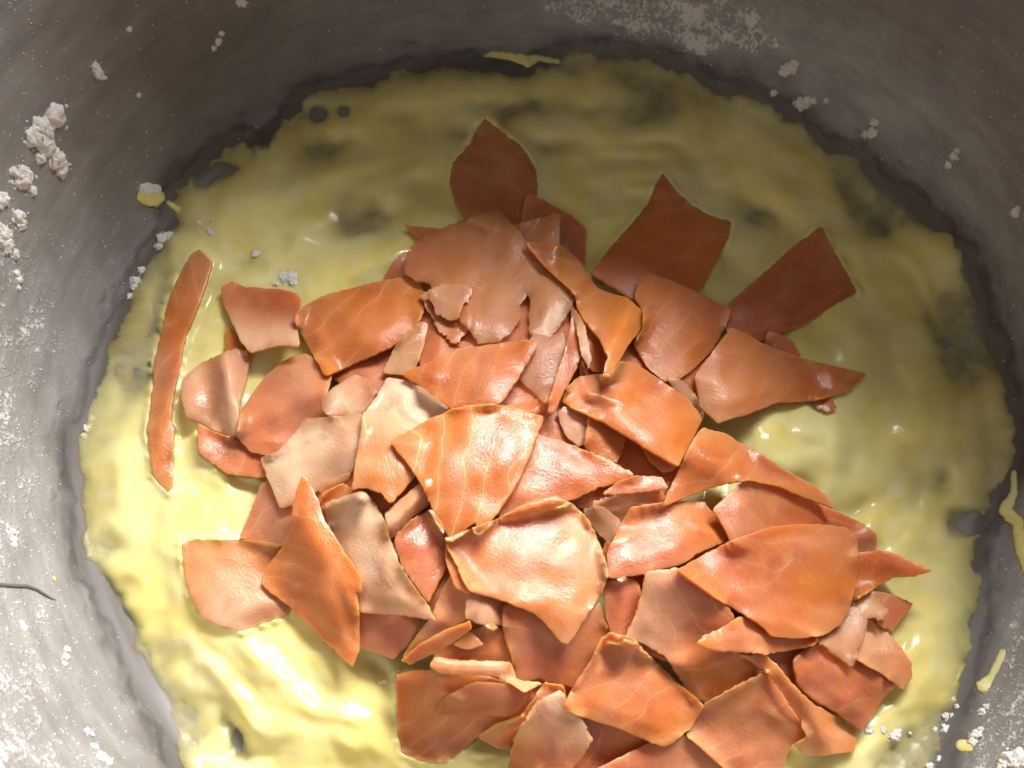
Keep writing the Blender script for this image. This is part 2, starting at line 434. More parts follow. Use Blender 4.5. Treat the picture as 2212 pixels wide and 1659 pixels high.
def batter_thickness(px, py):
    """metres; negative means the steel is bare"""
    jx = px + 12 * fbm(px / 55, py / 55, 5, 0.6); jy = py + 12 * fbm(px / 55 + 31, py / 55 + 7, 5, 0.6)
    sd = poly_sdf(jx, jy, OUT)
    t = 2.3 * (1 - np.exp(-np.maximum(sd, 0) / 120)) + np.where(sd > 0, 0.17 * np.sqrt(np.clip(sd / 10, 0, 1)), sd / 10)
    # smeared swirls: noise drawn out along the stirring direction
    th = np.arctan2((py - 1050) * 1.1, px - 1170); rad = np.hypot((py - 1050) * 1.1, px - 1170)
    wr = rad + 45 * fbm(px / 170, py / 170, 3)
    sw = fbm(th * 2.6 + 3, wr / 85, 3, 0.42)
    sw2 = fbm(px / 75 + 0.6 * sw, py / 66, 3, 0.42)
    inner = sstep(4, 70, sd)
    t = t + inner * (1.4 * sw + 0.6 * sw2)
    bm = lambda *a, **k: blob(px, py, *a, **k)
    jb = lambda *a, **k: blob(jx, jy, *a, **k)
    # thick mass under and around the salmon
    t = t + 4.0 * bm(1150, 1100, 620, 520, p=4)
    t = t + 5.0 * bm(1690, 955, 120, 95, 10, p=3)
    t = t + 2.6 * bm(1835, 820, 52, 210, 10, p=2.4) + 2.0 * bm(2010, 930, 110, 75, -12)
    t = t - 2.0 * bm(1845, 1105, 62, 22, -28) + 1.2 * bm(1800, 1020, 26, 70, 8)
    t = t + 3.0 * bm(640, 1480, 260, 150, 38, p=3) + 2.2 * bm(430, 1180, 130, 200, 0, p=3)
    t = t + 1.6 * bm(560, 1430, 120, 26, 42) - 1.0 * bm(490, 1440, 90, 14, 46)
    t = t + 2.5 * bm(1010, 1650, 120, 36, 8, p=3) + 2.5 * bm(1260, 1640, 90, 60, 0, p=3) + 2.2 * bm(760, 1590, 70, 60)
    t = t - 1.7 * bm(870, 1570, 34, 46)
    t = t + 1.8 * bm(760, 590, 150, 34, -12) + 1.2 * bm(560, 390, 60, 130, 20) + 1.1 * bm(980, 200, 200, 22, -4)
    t = t - 1.8 * bm(770, 455, 85, 55, 0, p=3) + 1.2 * bm(840, 400, 20, 60) + 0.9 * bm(680, 520, 120, 16, 18)
    t = t + 1.3 * bm(1650, 300, 30, 90, -55) + 1.2 * bm(1230, 420, 90, 30, 20) + 1.1 * bm(1310, 480, 70, 40)
    for i, yy in enumerate((290, 330, 372, 405)):       # whisk ripples
        t = t + 1.0 * bm(1395 + 6 * i, yy, 80, 9, -6 + 5 * i) - 0.9 * bm(1400, yy + 20, 80, 11, -4)
    t = t + 1.2 * bm(1750, 480, 150, 22, 48) + 1.1 * bm(1680, 740, 90, 40, 15) + 1.3 * bm(1960, 560, 95, 50, 10)
    t = t + 1.0 * bm(1930, 1210, 60, 130) + 1.1 * bm(2020, 1330, 40, 180, 8) + 0.8 * bm(1980, 1480, 60, 80)
    t = t + 0.9 * bm(260, 1010, 26, 120, 0) + 0.8 * bm(300, 1160, 60, 60)
    # scraped places where the film is thin
    thin = [(700,320,60,30,0,1.2),(340,700,16,120,8,2.2),(290,800,34,46,20,1.7),(1390,250,70,34,0,1.3),(1215,140,60,14,6,1.6),
            (1895,445,75,62,35,3.1),(1830,400,40,26,20,1.4),(2072,735,46,95,-14,3.0),(2110,610,22,60,-20,1.8),(1990,1040,75,80,0,1.6),
            (1870,1190,36,20,0,1.2),(2068,1130,22,30,20,3.2),(228,1285,22,60,-24,3.6),(280,1380,24,70,-28,3.4),(335,1490,22,60,-30,3.3),
            (395,1570,28,60,-35,2.4),(512,1590,16,52,-24,3.4),(240,1180,30,26,0,1.4),(1990,1610,70,80,10,3.0),(1905,1650,40,40,0,1.4),
            (470,372,44,12,-24,4.2),(1560,560,40,30,0,1.2),(1130,300,60,22,20,0.9),(1620,480,60,40,40,1.1),(1720,380,40,24,20,1.0)]
    for x, y, a, b_, an, h in thin:
        t = t - h * jb(x, y, a, b_, an, p=2.6)
    t = np.where(t > 0.8, t, 0.8 - (0.8 - t) * 0.75)
    lowf = 0.30 + 0.20 * fbm(px / 26, py / 26, 3)
    t = np.where(sd > 10, np.maximum(t, lowf), t)       # a smear always stays behind
    for x, y, r in ((687, 246, 17), (742, 240, 11), (293, 803, 5)):
        d = np.hypot(px - x, (py - y) * 1.15)
        t = np.where(d < r * 2.2, np.minimum(t, (d - r) / r * 2.2), t)
    for x, y, a, b_, an in ((470,374,42,9,-24),(222,1275,9,34,-24),(262,1345,8,46,-26),(318,1470,9,30,-30),(345,1512,14,26,-30),(2100,1135,30,16,-20),(2040,745,5,14,0),(512,1592,5,26,-20)):
        t = t - 3.0 * np.clip(jb(x, y, a, b_, an, p=3) - 0.15, 0, 1)
    # viscous: surface tension rounds everything off
    if t.shape[0] > 300:
        bl = t.copy()
        for _ in range(9):
            bl = 0.25 * (np.roll(bl, 1, 0) + np.roll(bl, -1, 0) + np.roll(bl, 1, 1) + np.roll(bl, -1, 1))
        wgt = sstep(2, 26, sd) * sstep(-0.2, 0.7, t)
        t = t * (1 - wgt) + bl * wgt
    # batter wells up against the slices that lie in it
    if t.shape[0] > 300:
        for P_ in SUNK:
            P_ = np.array(P_, float); x0, y0 = P_.min(0) - 40; x1, y1 = P_.max(0) + 40
            sel = (px > x0) & (px < x1) & (py > y0) & (py < y1)
            s_ = poly_sdf(px[sel], py[sel], P_)
            lip = 0.85 + 0.75 * fbm(px[sel] / 32, py[sel] / 32, 2)
            t[sel] += lip * np.exp(-((s_ + 3) / 9) ** 2) * np.where(t[sel] > 0.3, 1, 0)
    return t * 1e-3

def film_object(name, gx, gy, tfun, mat, thick_k=0.8e-3, drop=-0.9e-3):
    px, py = np.meshgrid(gx, gy)
    t = tfun(px, py)
    P = on_bowl(px, py, np.maximum(t, -1.5e-3))
    h, w = px.shape
    idx = np.arange(h * w).reshape(h, w)
    keep = (t > drop)
    cell = keep[:-1, :-1] | keep[1:, :-1] | keep[:-1, 1:] | keep[1:, 1:]
    q = np.stack([idx[:-1, :-1], idx[1:, :-1], idx[1:, 1:], idx[:-1, 1:]], -1)[cell]
    used = np.unique(q); rem = np.full(h * w, -1); rem[used] = np.arange(len(used))
    op = 1 - np.exp(-(np.maximum(t, 0) / thick_k) ** 1.3)
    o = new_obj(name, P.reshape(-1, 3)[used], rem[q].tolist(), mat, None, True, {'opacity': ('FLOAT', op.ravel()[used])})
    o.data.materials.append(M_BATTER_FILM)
    o.data.polygons.foreach_set('material_index', (op.ravel()[q].min(1) < 0.985).astype(np.int32))
    return o, P, t

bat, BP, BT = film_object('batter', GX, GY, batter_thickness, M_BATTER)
tag(bat, 'glossy pale yellow batter smeared over the bowl floor under the salmon', 'batter')
ZB = BP[..., 2].copy()                     # height of the top surface, along each sight line
ZB = np.maximum(ZB, on_bowl(PX, PY)[..., 2])

# batter smears and drops on the wall
def chain(pts):
    def f(px, py):
        best = np.full(px.shape, -9e-3)
        wob = 1 + 0.16 * fbm(px / 14, py / 14, 2)
        for (x0, y0, r0), (x1, y1, r1) in zip(pts[:-1], pts[1:]):
            e = np.array([x1 - x0, y1 - y0]); L = max(e @ e, 1e-9)
            u = np.clip(((px - x0) * e[0] + (py - y0) * e[1]) / L, 0, 1)
            d = np.hypot(px - x0 - u * e[0], py - y0 - u * e[1]); r = (r0 + (r1 - r0) * u) * wob
            tt = np.where(d < r, np.sqrt(np.maximum(r * r - d * d, 0)), -(d - r) * 1.5) * 0.055e-3
            best = np.maximum(best, tt)
        return best
    return f
def drip(label, pts):
    xs = [p[0] for p in pts]; ys = [p[1] for p in pts]; m = max(p[2] for p in pts) + 14
    o, _, _ = film_object('batter_drip', np.arange(min(xs) - m, max(xs) + m, 2.0), np.arange(min(ys) - m, max(ys) + m, 2.0),
                          chain(pts), M_BATTER, 0.22e-3, -0.5e-3)
    tag(o, label, 'batter drip', 'drips and smears of batter on the wall')
drip('long batter drip running down the steel at the right edge of the photo',
     [(2190,1022,6),(2190,1065,9),(2172,1104,15),(2198,1128,14),(2204,1190,12),(2226,1240,16)])
drip('short batter drip with rounded blob on steel at lower right',
     [(2166,1408,8),(2150,1445,9),(2140,1462,8),(2124,1482,16)])
drip('thin batter smear on the wall above the top edge of the batter',
     [(1044,121,3),(1066,117,8),(1113,124,10),(1140,131,14),(1163,126,7),(1205,133,6)])
drip('round batter drop capped with flour on upper left wall', [(316,425,20),(336,428,20)])
drip('small batter tail beside the flour capped drop', [(364,438,6),(387,453,9)])
drip('tiny batter speck on the floured left wall', [(116,1248,6),(119,1252,5)])
drip('small batter blob amid flour in the lower right corner', [(2078,1610,14),(2092,1614,11)])
drip('faint batter streak beside the blob in the lower right corner', [(2040,1500,5),(2062,1475,7),(2078,1440,5)])

# ------------------------------------------------------------------ salmon
# virtual mound that the bottom slices lie on
MOUND = 0.0095 * np.clip(1 - ((PX - 1190) / 590) ** 2 - ((PY - 1140) / 500) ** 2, 0, 1) ** 0.75
ZS = ZB + MOUND

def chaikin(p, cut=0.09):
    p = np.asarray(p, float); q = []
    for a, b in zip(p, np.roll(p, -1, 0)):
        q += [a + (b - a) * cut, b - (b - a) * cut]
    return np.array(q)
def resample(p, s):
    out = []
    for a, b in zip(p, np.roll(p, -1, 0)):
        n = max(1, int(round(np.hypot(*(b - a)) / s)))
        for i in range(n): out.append(a + (b - a) * i / n)
    return np.array(out)

PIECE_N = [0]
def salmon(label, pts, tone=0.4, pale=0.0, lines=0.6, ang=0.0, T=1.7, tilt=(0, 0), cup=0.0, folds=(), rag=1.0, pgrad=None,
           stiff=60, press=0.18, cen=None, sink=0.0, clear=0.0):
    """pts: outline; tilt: mm gained toward right / toward bottom across the slice; cup: mm the border lifts;
    folds: (x, y, angle, width, mm) ridges; pgrad: (angle, amount) pale toward that side"""
    PIECE_N[0] += 1; sid = PIECE_N[0] * 13.7
    poly = chaikin(pts)
    line = resample(poly, 6.0)
    nx = pnoise(line[:, 0] / 11 + sid, line[:, 1] / 11) + 0.6 * pnoise(line[:, 0] / 5, line[:, 1] / 5 + sid)
    ny = pnoise(line[:, 0] / 11, line[:, 1] / 11 + sid) + 0.6 * pnoise(line[:, 0] / 5 + sid, line[:, 1] / 5)
    line = line + np.stack([nx, ny], 1) * 1.8 * rag + (np.stack([pnoise(line[:, 1] / 7 + sid, line[:, 0] / 7), pnoise(line[:, 0] / 7 - sid, line[:, 1] / 7)], 1) * 7 * max(rag - 1.1, 0))
    # slice height over what it lies on
    x0, x1 = line[:, 0].min(), line[:, 0].max(); y0, y1 = line[:, 1].min(), line[:, 1].max()
    i0 = max(0, int((x0 - GX[0]) / STEP) - 4); i1 = min(len(GX), int((x1 - GX[0]) / STEP) + 6)
    j0 = max(0, int((y0 - GY[0]) / STEP) - 4); j1 = min(len(GY), int((y1 - GY[0]) / STEP) + 6)
    sx, sy = PX[j0:j1, i0:i1], PY[j0:j1, i0:i1]
    sd = poly_sdf(sx, sy, line)
    mask = sd > -2.5
    th = T * 0.9e-3
    sz = min(1.0, max(line[:, 0].max() - line[:, 0].min(), line[:, 1].max() - line[:, 1].min()) / 190)
    tilt = (tilt[0] * 1.3 * sz + random.uniform(-1.5, 1.5) * sz, tilt[1] * 1.3 * sz + random.uniform(-1.0, 1.0) * sz); cup = cup * 1.4 * sz
    sup = ZS[j0:j1, i0:i1] + th / 2 + 0.0002 - sink * 1e-3
    cx, cy = (line.mean(0) if cen is None else cen)
    ux = (sx - cx) / 100; uy = (sy - cy) / 100
    A = np.stack([ux[mask], uy[mask], np.ones(mask.sum())], 1)
    co = np.linalg.lstsq(A, sup[mask], rcond=None)[0]
    half = max(x1 - x0, y1 - y0) / 200
    shape = co[0] * ux + co[1] * uy + (tilt[0] * ux + tilt[1] * uy) / (2 * half) * 1e-3
    shape = shape + cup * 1e-3 * (ux * ux + uy * uy) / half ** 2
    for fx, fy, fa, fw, fh in folds:
        c, s = math.cos(R_(fa)), math.sin(R_(fa))
        dist = -(sx - fx) * s + (sy - fy) * c
        shape = shape + fh * 1.4e-3 * np.exp(-(dist / fw) ** 2)
    shape = shape + sz * (0.0011 * fbm(sx / 110 + sid, sy / 110, 2) + 0.0003 * fbm(sx / 40 + sid, sy / 40, 2))
    off = np.quantile((sup - shape)[mask], 1 - press)
    z = np.maximum(shape + off, sup)
    w = mask.astype(float)
    tgt = shape + off
    for it in range(stiff):
        zw = z * w
        acc = np.zeros_like(z); ws = np.zeros_like(z)
        for dj, di in ((0, 1), (0, -1), (1, 0), (-1, 0)):
            acc += np.roll(np.roll(zw, dj, 0), di, 1); ws += np.roll(np.roll(w, dj, 0), di, 1)
        sm = np.where(ws > 0, acc / np.maximum(ws, 1e-9), z)
        z = np.where(mask, np.maximum(sup, 0.965 * sm + 0.035 * tgt), z)
    # spread values past the border
    zz = np.where(mask, z, 0.0); w2 = w.copy()
    for it in range(5):
        acc = np.zeros_like(zz); ws = np.zeros_like(zz)
        for dj in (-1, 0, 1):
            for di in (-1, 0, 1):
                acc += np.roll(np.roll(zz * w2, dj, 0), di, 1); ws += np.roll(np.roll(w2, dj, 0), di, 1)
        new = (w2 == 0) & (ws > 0)
        zz = np.where(new, acc / np.maximum(ws, 1e-9), zz); w2 = np.where(new, 1.0, w2)
    ZS[j0:j1, i0:i1] = np.where(mask, np.maximum(ZS[j0:j1, i0:i1], z + th / 2), ZS[j0:j1, i0:i1])
    # triangulate
    hx = np.arange(x0, x1, 9.5); pts_i = []
    for r, yy in enumerate(np.arange(y0, y1, 8.4)):
        for xx in hx + (4.7 if r % 2 else 0): pts_i.append((xx + random.uniform(-1.5, 1.5), yy + random.uniform(-1.5, 1.5)))
    nrm = np.roll(line, -1, 0) - np.roll(line, 1, 0); nrm = np.stack([-nrm[:, 1], nrm[:, 0]], 1)
    nrm /= np.maximum(np.linalg.norm(nrm, axis=1, keepdims=True), 1e-9)
    area = 0.5 * np.sum(line[:, 0] * np.roll(line[:, 1], -1) - np.roll(line[:, 0], -1) * line[:, 1])
    if area < 0: nrm = -nrm                       # now inward
    ins = line + nrm * 3.2
    pts_i = np.array(pts_i)
    pts_i = pts_i[poly_sdf(pts_i[:, 0], pts_i[:, 1], line) > 6.5]
    ins = ins[poly_sdf(ins[:, 0], ins[:, 1], line) > 2.4]
    allp = np.vstack([line, ins, pts_i])
    nL = len(line)
    res = delaunay_2d_cdt([Vector(p) for p in allp], [(i, (i + 1) % nL) for i in range(nL)], [], 1, 1e-4)
    v2 = np.array([tuple(v) for v in res[0]]); tris = [tuple(f) for f in res[2]]
    edd = poly_sdf(v2[:, 0], v2[:, 1], line)
    ed = np.abs(edd)
    def zat(p):
        fx = np.clip((p[:, 0] - GX[i0]) / STEP, 0, zz.shape[1] - 1.001); fy = np.clip((p[:, 1] - GY[j0]) / STEP, 0, zz.shape[0] - 1.001)
        a = fx.astype(int); b = fy.astype(int); u = fx - a; v = fy - b
        return (zz[b, a] * (1 - u) * (1 - v) + zz[b, a + 1] * u * (1 - v) + zz[b + 1, a] * (1 - u) * v + zz[b + 1, a + 1] * u * v)
    zm = zat(v2)
    # thinner toward the border
    tv = th * (0.45 + 0.55 * sstep(0, 40, ed)) * np.where(ed < 0.6, 0.72, 1.0)
    top = at_height(v2[:, 0], v2[:, 1], zm + tv / 2); bot = at_height(v2[:, 0], v2[:, 1], zm - tv / 2)
    bot = np.stack([top[:, 0], top[:, 1], top[:, 2] - tv], 1)
    n = len(v2)
    # border loop from the triangles themselves
    cnt = {}
    for f in tris:
        for a, b in ((f[0], f[1]), (f[1], f[2]), (f[2], f[0])): cnt[(a, b)] = 1
    bord = [(a, b) for (a, b) in cnt if (b, a) not in cnt]
    bv = sorted({a for e in bord for a in e}); bm_ = {v: 2 * n + i for i, v in enumerate(bv)}
    c3 = top.mean(0)
    # middle of the cut face stands slightly proud
    lookup = {}
    outw = np.zeros((n, 2))
    for a, b in bord:
        e = v2[b] - v2[a]; o_ = np.array([e[1], -e[0]]); o_ /= max(np.linalg.norm(o_), 1e-9)
        outw[a] += o_; outw[b] += o_
    outw /= np.maximum(np.linalg.norm(outw, axis=1, keepdims=True), 1e-9)
    mid = at_height(v2[bv, 0] + outw[bv, 0] * 0.7, v2[bv, 1] + outw[bv, 1] * 0.7, zm[bv])
    V = np.vstack([top, bot, mid])
    F = []
    # orientation: tracing y runs downward, so flip
    for f in tris:
        F.append((f[0], f[2], f[1])); F.append((f[0] + n, f[1] + n, f[2] + n))
    for a, b in bord:
        F.append((a, b, bm_[b], bm_[a])); F.append((bm_[a], bm_[b], b + n, a + n))
    ca, sa = math.cos(R_(ang)), math.sin(R_(ang))
    p2 = np.vstack([v2, v2, v2[bv]])
    lx = (p2[:, 0] - cx) / 100; ly = (p2[:, 1] - cy) / 100
    uvp = np.stack([lx * ca + ly * sa + 0.9, -lx * sa + ly * ca + 1.6, np.full(len(p2), 0.0)], 1)
    uvp[:, 2] = (sid * 0.731) % 9.0
    pl = np.full(len(p2), float(pale))
    if pgrad:
        ga, gm = pgrad; g = (lx * math.cos(R_(ga)) + ly * math.sin(R_(ga))) / max(half, 0.2)
        pl = np.clip(pl + gm * sstep(-0.35, 0.75, g), 0, 1)
    rimv = np.concatenate([np.exp(-ed / 4), np.exp(-ed / 4), np.ones(len(bv))])
    o = new_obj('salmon_piece', V, F, M_THIN if (clear > 0 or pale > 0.3) else M_SALMON, None, True, {
        'flesh_uv': ('FLOAT_VECTOR', uvp), 'tone': ('FLOAT', np.full(len(p2), tone)), 'pale': ('FLOAT', pl),
        'lines': ('FLOAT', np.full(len(p2), lines)), 'cut_edge': ('FLOAT', rimv),
        'rich': ('FLOAT', np.full(len(p2), random.uniform(0.0, 0.38) * (1 - 0.8 * min(1, pale * 2)))),
        'thin': ('FLOAT', np.clip(np.concatenate([0.07 + 0.30 * np.exp(-ed / 16), 0.07 + 0.30 * np.exp(-ed / 16), np.full(len(bv), 0.25)]) + 0.06 * pl + clear, 0, 0.6))})
    bset = {v: 1 for v in bv}
    me = o.data; se = me.attributes.new('sharp_edge', 'BOOLEAN', 'EDGE')
    ev = np.empty(len(me.edges) * 2, np.int32); me.edges.foreach_get('vertices', ev); ev = ev.reshape(-1, 2)
    isb = np.zeros(len(V), bool); isb[bv] = True
    se.data.foreach_set('value', isb[ev].all(1))
    tag(o, label, 'salmon', 'cut pieces of smoked salmon')
    return o

S = salmon
# --- dark slices deep in the pile, seen only through the gaps
S('deep salmon piece in the gap below the left shaded slab', [(690,700),(800,650),(940,680),(970,800),(900,860),(760,850),(690,790)], 0.8, rag=1.5, T=2)
S('deep dark salmon piece behind the triangular slice, in the shaded gap under the torn slab', [(900,640),(1060,620),(1250,660),(1260,800),(1150,900),(990,880),(900,780)], 0.9, rag=1.5, T=2)
S('deep salmon piece under the curled strip and right shaded slab', [(1230,650),(1390,640),(1530,700),(1540,850),(1400,880),(1260,850)], 0.8, rag=1.5, T=2)
S('deep dark salmon piece at the bottom of the central gap under the big orange slice', [(1080,880),(1250,840),(1440,900),(1500,1020),(1400,1090),(1230,1100),(1090,1040)], 0.75, rag=1.5, T=2)
S('deep salmon piece behind the tube, left of the large central slice', [(780,1000),(940,970),(1090,1060),(1080,1270),(950,1350),(830,1260),(770,1120)], 0.8, rag=1.5, T=2)
S('deep salmon piece left under the beige slice', [(560,900),(700,850),(800,930),(780,1090),(690,1150),(590,1120)], 0.5, rag=1.5, T=2)
S('deep dark salmon piece in the gap under the large oval slice', [(1290,1180),(1480,1120),(1640,1220),(1640,1400),(1500,1450),(1340,1390)], 0.9, rag=1.5, T=2)
S('deep salmon piece under the ring strip at lower centre', [(930,1330),(1100,1290),(1300,1330),(1290,1500),(1130,1560),(960,1500)], 0.4, rag=1.5, T=2)
S('deep dark salmon piece in the gap above the wavy strip at lower right', [(1590,1380),(1740,1350),(1860,1400),(1840,1540),(1700,1560),(1600,1500)], 0.9, rag=1.5, T=2)
S('deep salmon piece at the bottom edge under the square slice', [(1150,1530),(1330,1520),(1480,1570),(1500,1690),(1330,1730),(1160,1700)], 0.6, rag=1.5, T=2)
# --- far side, in the shade of the rim
S('leaf shaped brown piece lying highest of all on the batter', LEAF, 0.45, 0.12, 0.8, 70, 2.0, (0,3), folds=((1085,420,70,18,-1.0),), sink=1.5, clear=0.1)
S('thin dark sliver poking out left of the big top slab', [(869,484),(905,491),(949,494),(975,500),(950,530),(915,530)], 0.7, T=1.2)
S('small dark piece tucked under the left edge of the big top slab', [(875,543),(850,565),(824,610),(835,640),(880,640),(905,590)], 0.8, T=1.5)
S('narrow shaded piece rising behind the right corner of the top slab', [(1138,416),(1171,430),(1238,469),(1267,496),(1264,540),(1262,585),(1180,590),(1115,520)], 0.5, 0, 0.5, 20, 1.8, (0,-2))
S('square shaded slice with one pointed corner right of the top slab', SHADED_SQUARE, 0.12, 0, 0.6, 60, 1.9, (0,4), folds=((1430,520,-60,50,1.0),), sink=1.2)
S('dark red triangular piece pointing up at the right of the pile', RED_TRIANGLE, 1.0, 0, 0.5, 30, 2.0, (-3,2), sink=1.2)
S('small brown scrap beside the red triangle, below its lower corner', [(1660,715),(1685,722),(1711,737),(1731,768),(1700,780),(1650,750)], 0.8, T=1.4)
S('long narrow orange strip standing apart on the left batter', STRIP, 0.12, 0.05, 0.9, 8, 2.6, folds=((385,800,106,14,1.2),), sink=1.6)
S('translucent small corner overlapping between top slab and narrow piece', [(1210,459),(1101,488),(1098,560),(1200,575),(1208,523)], 0.4, 0.15, 0.4, 0, 1.2, (0,2))
# --- left flank
S('little orange tip under the upper left square piece', [(488,705),(520,725),(548,770),(520,800),(487,755)], 0.1, T=1.4)
S('pinkish square piece with pale lower lip at upper left of the pile', [(502,608),(527,620),(609,625),(641,633),(652,650),(648,680),(640,700),(648,748),(605,745),(578,752),(543,762),(519,737),(504,702),(484,659),(477,621)], 0.95, 0, 0.4, 0, 1.9, (0,2), cup=1.5, pgrad=(90,0.55), folds=((570,735,0,22,1.6),), sink=0.6)
S('curled pale piece hugging the batter at the far left of the pile', [(508,752),(535,760),(539,784),(531,827),(516,870),(520,930),(504,942),(469,932),(430,913),(402,901),(391,858),(395,819),(430,788),(477,764)], 0.6, 0.5, 0.2, 0, 2.4, (-3,0), folds=((500,860,80,24,4.0),(455,850,85,26,-1.5)), sink=1.0)
S('orange pink piece at the left edge of the pile casting a shadow on batter', LEFT_EDGE, 0.5, 0.05, 0.6, 0, 1.9, (-2,4), cup=1.5, sink=0.8)
S('brownish glossy piece between the curled pale piece and the beige slice', [(578,807),(625,772),(664,765),(720,800),(702,870),(709,897),(650,930),(625,970),(580,985),(540,975),(508,940),(520,890),(545,850)], 0.85, 0.15, 0.3, 20, 1.9, (2,-2), folds=((590,880,-20,30,2.0),))
S('small striped piece below the left slab', [(691,862),(720,838),(766,807),(797,819),(816,842),(800,875),(781,893),(715,903),(695,885)], 0.1, 0.35, 0.9, -30, 1.6, (2,2))
S('pink piece between the left square slice and the beige slice', [(566,1040),(600,1050),(640,1100),(640,1160),(600,1185),(516,1163),(539,1113)], 0.8, 0.15, 0.6, 0, 1.8)
S('beige translucent striped slice on the left of the pile', [(660,905),(720,900),(785,893),(790,920),(780,985),(757,1024),(700,1050),(680,1065),(635,1090),(605,1098),(590,1060),(575,1025),(562,990),(600,975),(640,930)], 0.35, 0.72, 1.0, 60, 1.7, (2,1), folds=((680,985,-40,60,1.6),), clear=0.05)
S('thin yellow lip along the lower edge of the beige slice', [(683,1052),(715,1035),(757,1020),(756,1034),(720,1050),(692,1066)], 0.0, 0.5, 0.2, 0, 1.3)
S('dark orange scrap in the gap under the beige slice', [(695,1066),(740,1044),(765,1056),(790,1080),(740,1085),(700,1100)], 0.3, T=1.5)
# --- upper centre
S('left shaded slab with striped face, second largest on the far side', [(633,688),(645,668),(700,638),(800,612),(870,598),(905,606),(922,647),(908,694),(855,745),(769,784),(703,813),(680,772),(660,737)], 0.15, 0.02, 0.8, 15, 2.0, (2,-2), cup=-2.0)
S('translucent brown piece hanging below the left slab', [(855,745),(908,694),(925,700),(912,760),(890,812),(825,805)], 0.7, 0.25, 0.7, 70, 1.3)
S('brown ragged scrap poking out under the lower left of the torn slab', [(905,640),(940,620),(1010,640),(1020,700),(1000,728),(985,745),(968,732),(949,714),(925,670)], 0.5, 0.12, 0.3, 0, 1.5, (0,-1), rag=1.8, press=0.2)
S('large torn brown slab at the top of the pile, with ragged lower edge', [(871,590),(880,545),(906,513),(1000,475),(1074,449),(1121,500),(1179,578),(1244,635),(1234,666),(1207,709),(1185,735),(1160,728),(1144,722),(1141,680),(1147,645),(1138,640),(1126,656),(1125,686),(1105,717),(1082,737),(1035,743),(1012,712),(992,690),(985,660),(960,655),(935,640),(930,612),(900,606)], 0.15, 0.10, 0.7, 25, 1.8, (0,0), rag=1.5, cup=0, pgrad=(80,0.3), clear=0.06, press=0.2)
S('thin brown flake stuck on the lower left part of the torn slab', [(922,628),(960,612),(1005,616),(1020,626),(1012,648),(996,668),(990,690),(965,690),(940,672)], 0.5, 0.1, 0.3, 0, 0.9, (0,0), rag=1.6, press=0.3)
S('grey brown translucent membrane in the shaded gap below the torn slab', [(1150,720),(1185,728),(1218,718),(1226,745),(1205,815),(1191,846),(1187,877),(1140,838),(1115,812)], 0.9, 0.28, 0.3, 0, 1.2, (0,-4), clear=0.25)
S('slim curved strip hanging in the central gap right of the triangle', [(1236,680),(1250,730),(1254,768),(1246,795),(1214,854),(1197,892),(1183,890),(1187,862),(1203,807),(1222,750)], 0.75, 0.05, 0.3, 80, 1.8, (3,0))
S('orange inner fold under the curled strip', [(1255,680),(1300,720),(1318,760),(1305,808),(1275,800),(1258,750)], 0.1, T=1.5, tilt=(0,-3))
S('thin upright blade beside the curled strip', [(1242,668),(1264,700),(1268,730),(1279,776),(1273,797),(1255,765),(1246,710)], 0.1, 0.15, 0.3, T=1.2, tilt=(3,0))
S('long strip curling over into a fold right of the torn slab', [(1130,522),(1210,527),(1253,566),(1289,623),(1320,634),(1355,643),(1386,670),(1393,690),(1382,713),(1355,748),(1335,784),(1322,808),(1302,806),(1313,770),(1294,729),(1277,713),(1248,668),(1240,632),(1180,578)], 0.12, 0.05, 0.6, 40, 1.9, (2,3), folds=((1350,690,-60,36,4.5),))
S('shaded salmon slab with rounded lower end right of the curled strip', [(1378,604),(1400,590),(1450,606),(1504,631),(1586,672),(1563,713),(1535,760),(1496,799),(1465,821),(1434,823),(1399,795),(1368,741),(1390,705),(1388,668),(1371,645)], 0.5, 0, 0.5, 20, 2.0, (0,-2), cup=-2.5)
S('brown scrap under the tip of the long right slice', [(1758,860),(1793,858),(1808,880),(1789,892),(1762,880)], 0.8, T=1.4)
S('long tapering slice pointing right over the yellow batter bulge', [(1582,705),(1660,748),(1739,776),(1817,795),(1873,807),(1832,846),(1774,862),(1739,866),(1680,868),(1621,893),(1582,903),(1552,914),(1512,880),(1500,811),(1535,765)], 0.2, 0.02, 0.5, 10, 2.0, (-3,-2), folds=((1600,820,60,90,2.5),), pgrad=(120,0.1), sink=0.3)
S('thin greyish strip squeezed between the two right slabs', [(1440,815),(1467,818),(1500,850),(1520,880),(1519,908),(1490,890)], 0.6, 0.45, 0.3, 0, 1.2)
S('pointed triangular slice at the centre of the pile', [(1164,739),(1130,735),(1097,739),(1035,748),(964,768),(867,807),(925,846),(976,884),(1030,880),(1082,873),(1121,815),(1150,765)], 0.45, 0, 0.5, -15, 2.2, (0,3), cup=-1.0)
S('glossy brown scrap deep in the central gap', [(1203,893),(1218,877),(1273,893),(1275,950),(1250,965),(1222,940)], 0.6, 0.3, 0.3, 0, 1.4)
S('orange brown upright piece in the central gap', [(1270,895),(1355,938),(1335,1000),(1300,995),(1262,965)], 0.25, 0.05, 0.3, 70, 1.6)
S('narrow orange edge under the big orange slice', [(1380,950),(1467,1004),(1452,1016),(1433,1022),(1400,992)], 0.35, T=1.7)
S('big orange slice with rounded upper left corner, right of centre', [(1216,868),(1224,838),(1250,813),(1300,809),(1325,803),(1341,779),(1378,788),(1414,813),(1450,838),(1487,862),(1518,905),(1504,932),(1485,970),(1465,1008),(1414,980),(1355,942),(1300,910),(1246,886)], 0.38, 0, 0.35, 40, 2.3, (1,4), cup=-2.0, pgrad=(190,0.15))
